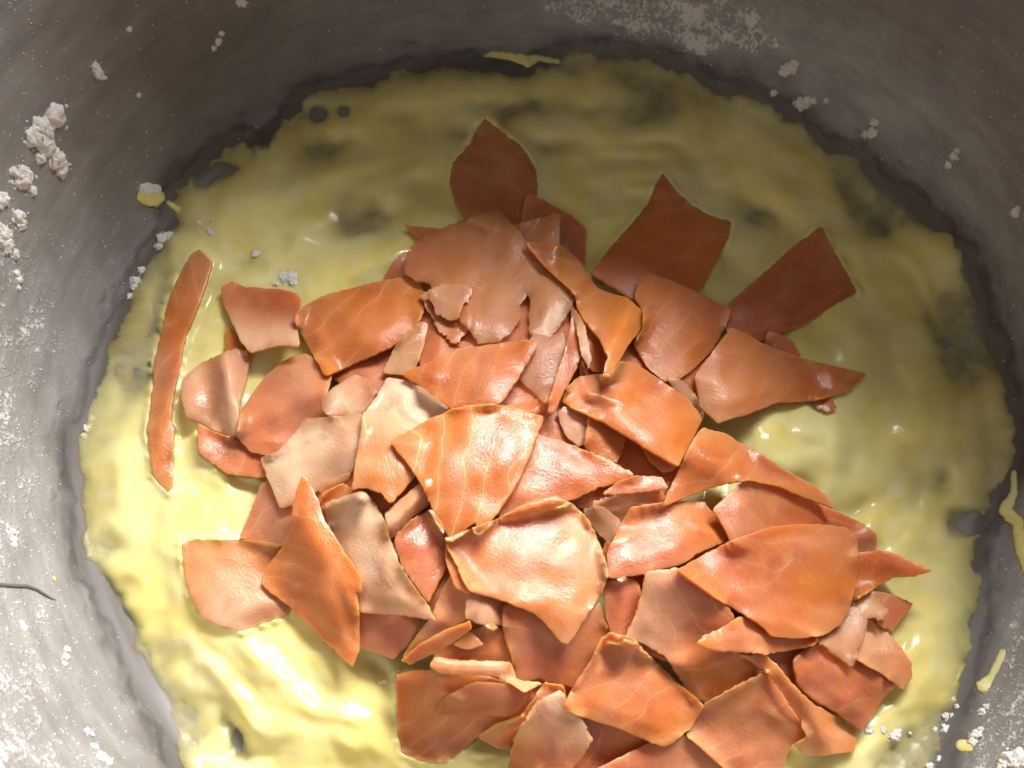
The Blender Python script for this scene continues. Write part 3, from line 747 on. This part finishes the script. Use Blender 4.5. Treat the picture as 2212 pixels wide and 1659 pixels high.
# --- middle left
S('pale creamy slice with orange lower end beside the striped fan', [(836,815),(879,823),(918,842),(968,880),(985,900),(940,930),(905,1020),(851,1081),(841,1086),(824,1065),(793,1053),(758,1058),(777,948),(783,897),(820,846)], 0.1, 0.15, 0.4, 80, 1.9, (1,3), cup=-2.0, pgrad=(-90,0.85))
S('pink triangular slice pointing right, between two central slices', [(1150,936),(1199,950),(1238,962),(1316,994),(1372,1026),(1340,1040),(1293,1054),(1234,1081),(1180,1092),(1075,1118),(1090,1060),(1130,1000)], 0.8, 0.05, 0.5, 10, 1.9, (2,3), rag=1.3)
S('rolled tube of salmon left under the striped fan', [(832,1109),(860,1083),(886,1062),(915,1036),(935,1080),(895,1115),(870,1140),(847,1163),(836,1140)], 0.35, 0.3, 0.2, -45, 3.0, (0,0), folds=((880,1095,-45,20,3.5),))
S('fan shaped orange slice with white stripes at the very centre', [(841,954),(890,926),(933,903),(984,881),(1030,873),(1062,872),(1100,877),(1132,887),(1176,901),(1164,932),(1150,970),(1136,1006),(1120,1038),(1105,1065),(1085,1095),(1066,1120),(1031,1148),(1028,1128),(1003,1146),(970,1160),(945,1120),(910,1045),(878,998)], 0.0, 0.0, 1.5, -25, 2.0, (1,2), cup=-2.0)
# --- right flank, middle
S('textured scrap between the pink triangle and the twisted right slice', [(1275,1085),(1350,1065),(1420,1048),(1445,1080),(1370,1105),(1345,1135),(1305,1125)], 0.5, 0.2, 0.5, 0, 1.5, rag=1.8)
S('dark scrap in the gap under the pink triangle tip', [(1335,1040),(1372,1028),(1430,1030),(1445,1055),(1360,1066),(1300,1068)], 0.7, T=1.4)
S('pinkish slice right of the large central slice', [(1310,1195),(1340,1130),(1364,1095),(1438,1085),(1520,1083),(1551,1124),(1582,1163),(1504,1197),(1480,1216),(1387,1241),(1316,1250)], 0.75, 0.02, 0.4, 20, 1.9, (1,2), cup=-1.2)
S('thin clear film at the right shoulder of the large central slice', [(1258,1100),(1300,1093),(1341,1124),(1318,1175),(1290,1150)], 0.6, 0.4, 0.3, 0, 1.1, clear=0.3)
S('striped dull pink slice half under the large oval', [(1539,1100),(1582,1061),(1606,1038),(1680,1047),(1778,1092),(1856,1127),(1893,1153),(1893,1190),(1848,1215),(1700,1195),(1582,1180),(1559,1128)], 0.7, 0.12, 0.6, 100, 1.8, (-3,-3), folds=((1610,1100,100,40,1.5),))
S('twisted arching slice with raised lower edge on the right flank', [(1516,924),(1567,936),(1590,952),(1641,979),(1700,1018),(1758,1049),(1789,1073),(1804,1098),(1739,1075),(1680,1050),(1621,1036),(1563,1045),(1504,1065),(1430,1095),(1442,1065),(1473,1002),(1496,952)], 0.25, 0.05, 0.5, 25, 2.0, (-3,3), folds=((1540,990,40,50,3.0),))
# --- left lower
S('brown shaded piece between the tube and the large central slice', [(851,1163),(886,1124),(933,1101),(955,1130),(965,1180),(963,1230),(945,1265),(925,1302),(898,1265),(867,1222)], 0.95, 0.05, 0.3, 0, 1.7, (-2,0))
S('flat orange square sunk in batter at the far left', LEFT_SQUARE, 0.22, 0.16, 0.8, 20, 1.8, (0,2), pgrad=(80,0.3), sink=1.25, clear=0.08)
S('wet dark pink piece under the pale striped wedge', [(777,1315),(860,1315),(912,1333),(886,1386),(851,1424),(815,1410),(772,1398)], 1.0, 0.1, 0.2, 0, 1.8, (0,-2))
S('orange piece left under the large central slice', [(953,1277),(984,1225),(1013,1269),(1011,1335),(980,1355),(910,1390),(868,1422),(895,1380),(930,1335)], 0.1, 0.1, 0.6, 60, 1.7, (0,0))
S('tan piece peeping out under the large central slice', [(1005,1265),(1095,1290),(1095,1351),(1043,1349),(1005,1335)], 0.5, 0.35, 0.3, 0, 1.6)
S('pale wedge shaped slice with scalloped edge left of centre', [(699,1089),(738,1074),(773,1062),(793,1066),(816,1097),(836,1136),(847,1179),(863,1218),(894,1265),(925,1308),(942,1341),(900,1333),(860,1328),(777,1323),(745,1280),(718,1190)], 0.05, 0.62, 1.2, 60, 2.1, (1,3), rag=1.2, cup=-1.5)
S('twisted deep orange slice, folded lengthwise, at left of the pile', [(652,1027),(664,1034),(688,1081),(699,1120),(723,1159),(750,1202),(781,1245),(782,1281),(768,1281),(775,1304),(777,1402),(762,1441),(727,1409),(680,1363),(633,1316),(586,1281),(564,1261),(574,1230),(609,1183),(629,1140),(633,1089)], 0.05, 0.0, 0.5, 75, 2.0, (0,-2), folds=((690,1220,70,45,2.2),), sink=0.3)
# --- bottom
S('brown background scrap under the ring strip', [(950,1390),(1060,1345),(1100,1370),(1105,1440),(1000,1450),(930,1435)], 0.4, 0.05, 0.5, 0, 1.6)
S('small ragged orange flake above the ring strip', [(978,1392),(1015,1364),(1046,1392),(1010,1404)], 0.1, 0.15, 0.3, T=1.3)
S('rolled orange edge strip at lower left, with a pale oval end', [(867,1425),(890,1405),(910,1390),(957,1363),(985,1352),(1015,1341),(1019,1359),(1000,1372),(957,1402),(921,1418),(886,1436)], 0.0, 0.12, 0.2, -30, 2.4, folds=((940,1390,-30,14,1.5),))
S('broad orange slice at the lower left resting on batter', BROAD, 0.18, 0.03, 1.0, 20, 2.0, (0,-2), sink=1.0)
S('dark scrap under the broad lower left slice', [(1031,1591),(1075,1562),(1130,1545),(1112,1615),(1078,1618)], 0.6, T=1.5)
S('wet rounded flake lying on the broad lower left slice', [(929,1542),(945,1520),(972,1499),(1027,1473),(1101,1478),(1142,1497),(1127,1530),(1093,1548),(1050,1542),(1004,1546)], 0.6, 0.12, 0.5, 10, 1.5, (0,-1), clear=0.15)
S('dark red piece in the gap below the pinkish right slice', [(1305,1262),(1345,1246),(1375,1252),(1390,1290),(1370,1340),(1352,1380),(1325,1385),(1308,1330)], 1.0, 0.0, 0.3, 0, 1.7)
S('translucent pinkish slice below the large central slice', [(1087,1308),(1130,1296),(1200,1320),(1270,1325),(1295,1300),(1314,1363),(1280,1420),(1240,1486),(1164,1466),(1117,1474),(1105,1421),(1086,1359)], 0.7, 0.1, 0.8, 70, 1.7, (0,-2), clear=0.12)
S('slim ring of salmon rind at lower centre', [(927,1439),(941,1418),(988,1426),(1050,1428),(1103,1431),(1117,1468),(1173,1476),(1132,1496),(1105,1477),(1066,1459),(984,1457),(949,1453)], 0.0, 0.3, 0.2, 0, 2.2, folds=((1020,1441,3,12,1.2),))
S('dull piece behind the torn wedge at the bottom', [(1175,1474),(1218,1480),(1225,1520),(1170,1530),(1128,1565),(1125,1545),(1142,1525)], 0.6, 0.08, 0.4, 0, 1.6)
S('torn pale tipped wedge standing at the bottom edge', [(1160,1515),(1190,1500),(1214,1491),(1230,1530),(1260,1556),(1279,1597),(1256,1640),(1222,1672),(1180,1690),(1092,1690),(1109,1600),(1132,1558)], 0.2, 0.08, 0.5, 80, 2.0, (0,-3), rag=1.6, pgrad=(-80,0.5), folds=((1190,1590,80,40,1.8),))
S('wet dark pink slice cut by the bottom edge of the photo', [(1275,1668),(1348,1632),(1400,1605),(1480,1586),(1530,1620),(1580,1680),(1560,1730),(1290,1735)], 1.0, 0.12, 0.4, 0, 1.9, (0,-2))
S('pink square slice with cut edge at the right foot of the pile', [(1711,1421),(1766,1386),(1856,1425),(1895,1452),(1934,1480),(1903,1515),(1883,1546),(1864,1577),(1844,1566),(1801,1534),(1762,1515),(1723,1480)], 0.85, 0.0, 0.4, 40, 2.6, (0,-2))
S('orange wedge on the right edge of the pile above batter', [(1871,1331),(1914,1363),(1946,1398),(1969,1433),(1970,1464),(1950,1490),(1907,1456),(1850,1425),(1845,1370)], 0.05, 0.22, 0.5, 60, 1.9, (2,0))
S('brown red scrap in the shadow of the pointed right tail', [(1885,1275),(1930,1285),(1973,1304),(1953,1331),(1926,1365),(1895,1345)], 0.8, T=1.7)
S('wide streaked red orange slice below the pinkish right slice', [(1395,1235),(1465,1228),(1530,1275),(1580,1320),(1600,1370),(1620,1415),(1657,1449),(1600,1480),(1525,1520),(1490,1500),(1440,1420),(1380,1385),(1350,1378),(1368,1335),(1385,1290)], 0.45, 0.04, 1.0, 110, 1.9, (2,-3), rag=1.3, pgrad=(190,0.3))
S('ragged beige flap under the right side of the oval', [(1850,1295),(1887,1277),(1905,1300),(1922,1323),(1905,1340),(1875,1332),(1862,1394),(1842,1441),(1805,1417),(1765,1384),(1817,1340)], 0.25, 0.38, 0.5, 70, 1.5, (0,-2), rag=1.8, clear=0.12)
S('pale pink slice at lower right reaching the bottom edge', [(1600,1476),(1657,1449),(1692,1503),(1727,1558),(1744,1590),(1709,1612),(1694,1652),(1660,1690),(1600,1690),(1540,1640),(1481,1587),(1510,1530),(1525,1518)], 0.6, 0.12, 0.7, 30, 1.9, (0,-2), rag=1.2)
S('wavy ribbon slice with curled end at lower right', [(1598,1417),(1645,1411),(1680,1437),(1711,1476),(1754,1519),(1817,1554),(1850,1581),(1846,1622),(1797,1630),(1746,1634),(1714,1609),(1742,1592),(1727,1546),(1696,1503),(1657,1449)], 0.15, 0.16, 0.4, 50, 1.8, (-3,2), rag=1.3, folds=((1760,1560,60,26,2.4),(1700,1470,50,20,1.2)))
S('thick square slice with a cut off corner at lower centre right', [(1316,1366),(1345,1372),(1371,1381),(1399,1413),(1465,1476),(1521,1523),(1492,1573),(1457,1603),(1434,1613),(1394,1598),(1332,1571),(1277,1555),(1214,1531),(1238,1484),(1277,1425),(1300,1378)], 0.15, 0.05, 0.6, 30, 2.3, (1,3), cup=-2.0)
S('pointed tail of salmon jutting right onto the batter', TAIL, 0.2, 0.02, 0.4, 10, 1.9, (5,-3))
S('boat shaped slice with thick cut edge under the oval', [(1504,1390),(1520,1374),(1567,1351),(1602,1330),(1680,1345),(1770,1370),(1760,1394),(1719,1402),(1660,1412),(1582,1407),(1539,1406)], 0.3, 0.05, 0.3, 10, 2.6, (0,-3), rag=1.4)
S('sliver under the left side of the large central slice', [(960,1175),(1000,1240),(1015,1285),(985,1270),(965,1220)], 0.5, T=1.4)
S('large central slice with a glossy skin patch and pointed lower tip', [(961,1163),(1010,1145),(1066,1124),(1132,1089),(1199,1070),(1238,1089),(1273,1124),(1300,1187),(1316,1238),(1300,1281),(1269,1327),(1238,1378),(1226,1392),(1211,1386),(1175,1343),(1152,1323),(1082,1296),(1015,1277),(1000,1253),(984,1214),(964,1180)], 0.42, 0.03, 0.4, 30, 2.1, (2,3), cup=-2.2, pgrad=(0,0.14))
S('large oval glossy slice on top of the right flank', [(1463,1232),(1504,1206),(1582,1167),(1660,1140),(1719,1133),(1789,1134),(1832,1142),(1851,1167),(1853,1206),(1849,1265),(1841,1300),(1818,1347),(1782,1372),(1719,1379),(1668,1375),(1641,1347),(1582,1312),(1524,1277),(1485,1249)], 0.4, 0.04, 0.5, 60, 2.4, (3,4), cup=-2.8)

# ------------------------------------------------------------------ flour
def flour_clump(label, lobes, rough=0.45, on_top=False):
    """lobes: (x, y, radius) in tracing units, lying on the wall or the batter"""
    bm = bmesh.new()
    jit = 0.7 if on_top else 0.25
    lobes = [(x + random.uniform(-jit, jit) * r, y + random.uniform(-jit, jit) * r, r * (random.uniform(.55, 1.1) if on_top else random.uniform(.9, 1.15))) for x, y, r in lobes]
    for (x, y, r) in list(lobes):
        for q_ in range(10):
            a_ = random.uniform(0, 6.283); d_ = r * random.uniform(0.7, 1.5)
            lobes.append((x + d_ * math.cos(a_), y + d_ * math.sin(a_), r * random.uniform(0.05, 0.18)))
    for (x, y, r) in lobes:
        ax, ay = np.array([x]), np.array([y])
        if on_top:
            j = int(np.clip((y - GY[0]) / STEP, 0, len(GY) - 1)); i = int(np.clip((x - GX[0]) / STEP, 0, len(GX) - 1))
            p = at_height(ax, ay, np.array([ZS_FINAL[j, i]]))[0]; n = np.array([0, 0, 1.0])
        else:
            p = on_bowl(ax, ay)[0]; n = bowl_normal(p)
        rad = r * float((p - CAM) @ FWD) / FOC
        q = Vector(n).to_track_quat('Z', 'Y').to_matrix()
        res = bmesh.ops.create_icosphere(bm, subdivisions=4 if r > 12 else (3 if r > 5 else (2 if r > 2.5 else 1)), radius=1.0)
        off = Vector((random.random() * 50, random.random() * 50, random.random() * 50))
        for v in res['verts']:
            d = v.co.copy()
            k = 1 + (rough if r > 6 else rough * 1.5) * (1.0 * mnoise.noise(d * 1.6 + off) + 0.42 * mnoise.noise(d * 4.2 + off) + 0.30 * mnoise.noise(d * 11 + off))
            c = Vector((d.x * k, d.y * k, d.z * k * (0.35 if on_top else 0.55))) * rad
            c = q @ c
            v.co = Vector(p) + c
    me = bpy.data.meshes.new('flour_clump'); bm.to_mesh(me); bm.free()
    me.polygons.foreach_set('use_smooth', [True] * len(me.polygons))
    me.materials.append(M_FLOUR)
    o = bpy.data.objects.new('flour_clump', me); COL.objects.link(o)
    tag(o, label, 'flour', 'clumps of flour')
ZS_FINAL = ZS
FC = flour_clump
FC('biggest white flour clump, on the upper left wall', [(112,255,27),(95,275,26),(78,300,24),(100,318,26),(118,340,24),(134,362,15),(90,338,14)])
FC('second flour clump, below the biggest one on the left wall', [(45,380,22),(55,392,20),(70,415,13),(30,372,12)])
FC('flour clump cut by the left edge, highest of those there', [(8,432,15),(-6,440,16)])
FC('rounded flour clump between the cut one and the long one at left', [(42,470,15),(48,486,14),(34,462,9)])
FC('elongated flour clump at the left edge, lowest of the shaded row', [(8,508,20),(16,530,18),(32,552,11),(-4,496,16)])
FC('thin flour streak below the shaded row on the left wall', [(38,590,8),(42,606,9),(40,622,6)])
FC('small flour clump on the dark upper left wall', [(206,146,12),(216,156,11),(226,168,6)])
FC('slanted flour streak high on the dark far wall', [(478,72,6),(470,88,8),(463,104,6)])
FC('flour clump cut by the top edge, left of the middle', [(518,4,9),(526,8,8)])
FC('tiny flour speck left of the slanted streak', [(280,62,6)])
FC('tiny flour speck near the dark upper left corner, below', [(300,205,5)])
FC('flour cap on the round batter drop', [(318,412,17),(332,414,15),(310,408,10)], 0.3)
FC('slanted flour flake on the grey upper right wall', [(1692,152,10),(1704,144,13),(1714,138,9)], 0.6)
FC('broad flour flake below the slanted one, upper right', [(1726,224,12),(1742,222,13),(1754,218,8)], 0.6)
FC('two lobed flour flake further right on the grey wall', [(1872,292,10),(1884,284,11),(1890,264,9)], 0.6)
FC('small flour speck between the upper right flakes', [(1673,199,8)], 0.6)
FC('tiny flour speck right of the broad flake', [(1784,217,6)], 0.6)
FC('long flour crumb on the dark right wall', [(2062,338,9),(2068,326,6),(2048,356,8)])
FC('flour crumb near the right edge, upper half', [(2192,460,10),(2197,450,7)])
FC('flour crumb above the small pinkish square, on the batter', [(612,606,13),(628,598,14),(640,614,10),(598,612,7),(648,632,7)], 0.6, True)
FC('little flour crumb on the batter, upper left of the pinkish square', [(545,555,12),(540,563,6)], 0.6, True)
FC('flour crumbs on the thin batter at the upper left', [(436,478,9),(448,492,11),(462,502,9),(430,500,6),(456,476,5)], 0.7, True)
FC('flour crumb on the edge of the batter, left of the crumbs', [(352,516,13),(366,508,9),(342,530,7)], 0.7)
FC('flour patch along the left batter edge beside the strip', [(304,584,9),(296,606,10),(288,622,9),(280,640,7)], 0.7)
FC('flour crumb on the rim of batter at mid left', [(200,905,8),(190,925,9),(184,942,7)], 0.7)
FC('bright oval flour spot on the lit left wall', [(26,1150,8),(28,1164,10),(30,1176,7)])
FC('long bright flour spot on the lower left wall', [(146,1404,7),(143,1420,9),(139,1434,7)])
FC('large bright flour spot at the bottom left', [(206,1612,9),(220,1632,13),(234,1646,10)])
FC('bright flour spot left of the dark scrape at the bottom', [(192,1578,8),(200,1586,7)])
FC('faint oval flour spot below the middle of the left edge', [(48,1345,7),(54,1358,8)])
FC('row of flour crumbs between the pile and the bottom right wall', [(1882,1570,12),(1902,1574,12),(1922,1582,13),(1944,1586,10),(1964,1588,7)], 0.7, True)
FC('feathery flour smear in the lower right corner', [(2062,1540,9),(2050,1556,12),(2038,1572,11),(2022,1582,8),(2068,1524,6)], 0.8, True)
FC('flour crumb beside the small batter blob in the corner', [(2108,1588,13),(2102,1602,10),(2116,1576,8)], 0.7)
FC('flour crumb above the corner blob at the right', [(2120,1536,9),(2130,1526,7)], 0.7)
FC('flour heap in the bottom right corner of the photo', [(2190,1634,22),(2206,1650,20),(2172,1654,14)], 0.6)
FC('flour smear at the bottom edge, right of the pile', [(2016,1652,12),(2030,1640,9),(2004,1664,10)], 0.7, True)

# loose flour grains scattered over the wall: too many to count
def flour_dust():
    n_try = 150000
    px = rng.uniform(-60, PW + 60, n_try); py = rng.uniform(-60, PH + 60, n_try)
    sd = -poly_sdf(px, py, OUT)
    P = on_bowl(px, py)
    th = (np.arctan2(P[:, 1], P[:, 0]) / (2 * np.pi) * 900).round().astype(int) % 900
    rr = np.hypot(BOWL_V[:, 0, 0], BOWL_V[:, 0, 1]); ri = np.clip(np.searchsorted(rr, np.hypot(P[:, 0], P[:, 1])), 0, len(rr) - 1)
    dens = FL_DENS[ri, th]
    patch = np.clip(0.5 + 0.9 * fbm(px / 40, py / 40, 3), 0, 1.3)
    keep = (sd > 4) & (rng.random(n_try) < np.clip(dens, 0.03, 1) * patch * 0.55)
    # crumbs of flour on the batter border at the left
    P = P[keep]; m = len(P)
    oct_v = np.array([(1,0,0),(-1,0,0),(0,1,0),(0,-1,0),(0,0,1),(0,0,-1)], float)
    oct_f = [(0,2,4),(2,1,4),(1,3,4),(3,0,4),(2,0,5),(1,2,5),(3,1,5),(0,3,5)]
    rad = 0.00006 + 0.00017 * rng.random(m) ** 5
    V = P[:, None, :] + oct_v[None] * rad[:, None, None] * (0.6 + 0.8 * rng.random((m, 6, 1)))
    F = (np.array(oct_f)[None] + (np.arange(m) * 6)[:, None, None]).reshape(-1, 3)
    o = new_obj('flour_dust', V.reshape(-1, 3), F.tolist(), M_FLOUR, None, True)
    tag(o, 'fine white flour dust sprinkled over the steel wall', 'flour', kind='stuff')
flour_dust()

# thin dark curved strand stuck to the lit left wall
def strand():
    k = NT('dark_strand'); k.b.inputs['Base Color'].default_value = (0.15, 0.125, 0.115, 1); k.b.inputs['Roughness'].default_value = 0.6
    path = np.array([(-40,1262),(0,1264),(30,1266),(58,1267),(78,1274),(94,1284),(108,1292),(120,1296)], float)
    P = on_bowl(path[:, 0], path[:, 1]); V = []; F = []; ns = 8
    for i, p in enumerate(P):
        n = bowl_normal(p); t_ = P[min(i + 1, len(P) - 1)] - P[max(i - 1, 0)]; t_ /= np.linalg.norm(t_); s_ = np.cross(t_, n)
        r = 0.00034 * (1.0 if i < 5 else (8.3 - i) / 3.5)
        for q in range(ns):
            a = q / ns * 2 * math.pi; V.append(tuple(p + n * r * 0.5 * (1 + math.sin(a)) + s_ * r * math.cos(a)))
    for i in range(len(P) - 1):
        for q in range(ns): F.append((i * ns + q, i * ns + (q + 1) % ns, (i + 1) * ns + (q + 1) % ns, (i + 1) * ns + q))
    F.append(tuple(range(ns))); F.append(tuple(range((len(P) - 1) * ns, len(P) * ns))[::-1])
    tag(new_obj('dark_strand', V, F, k.m), 'thin dark curved strand on the floured left wall', 'strand')
strand()
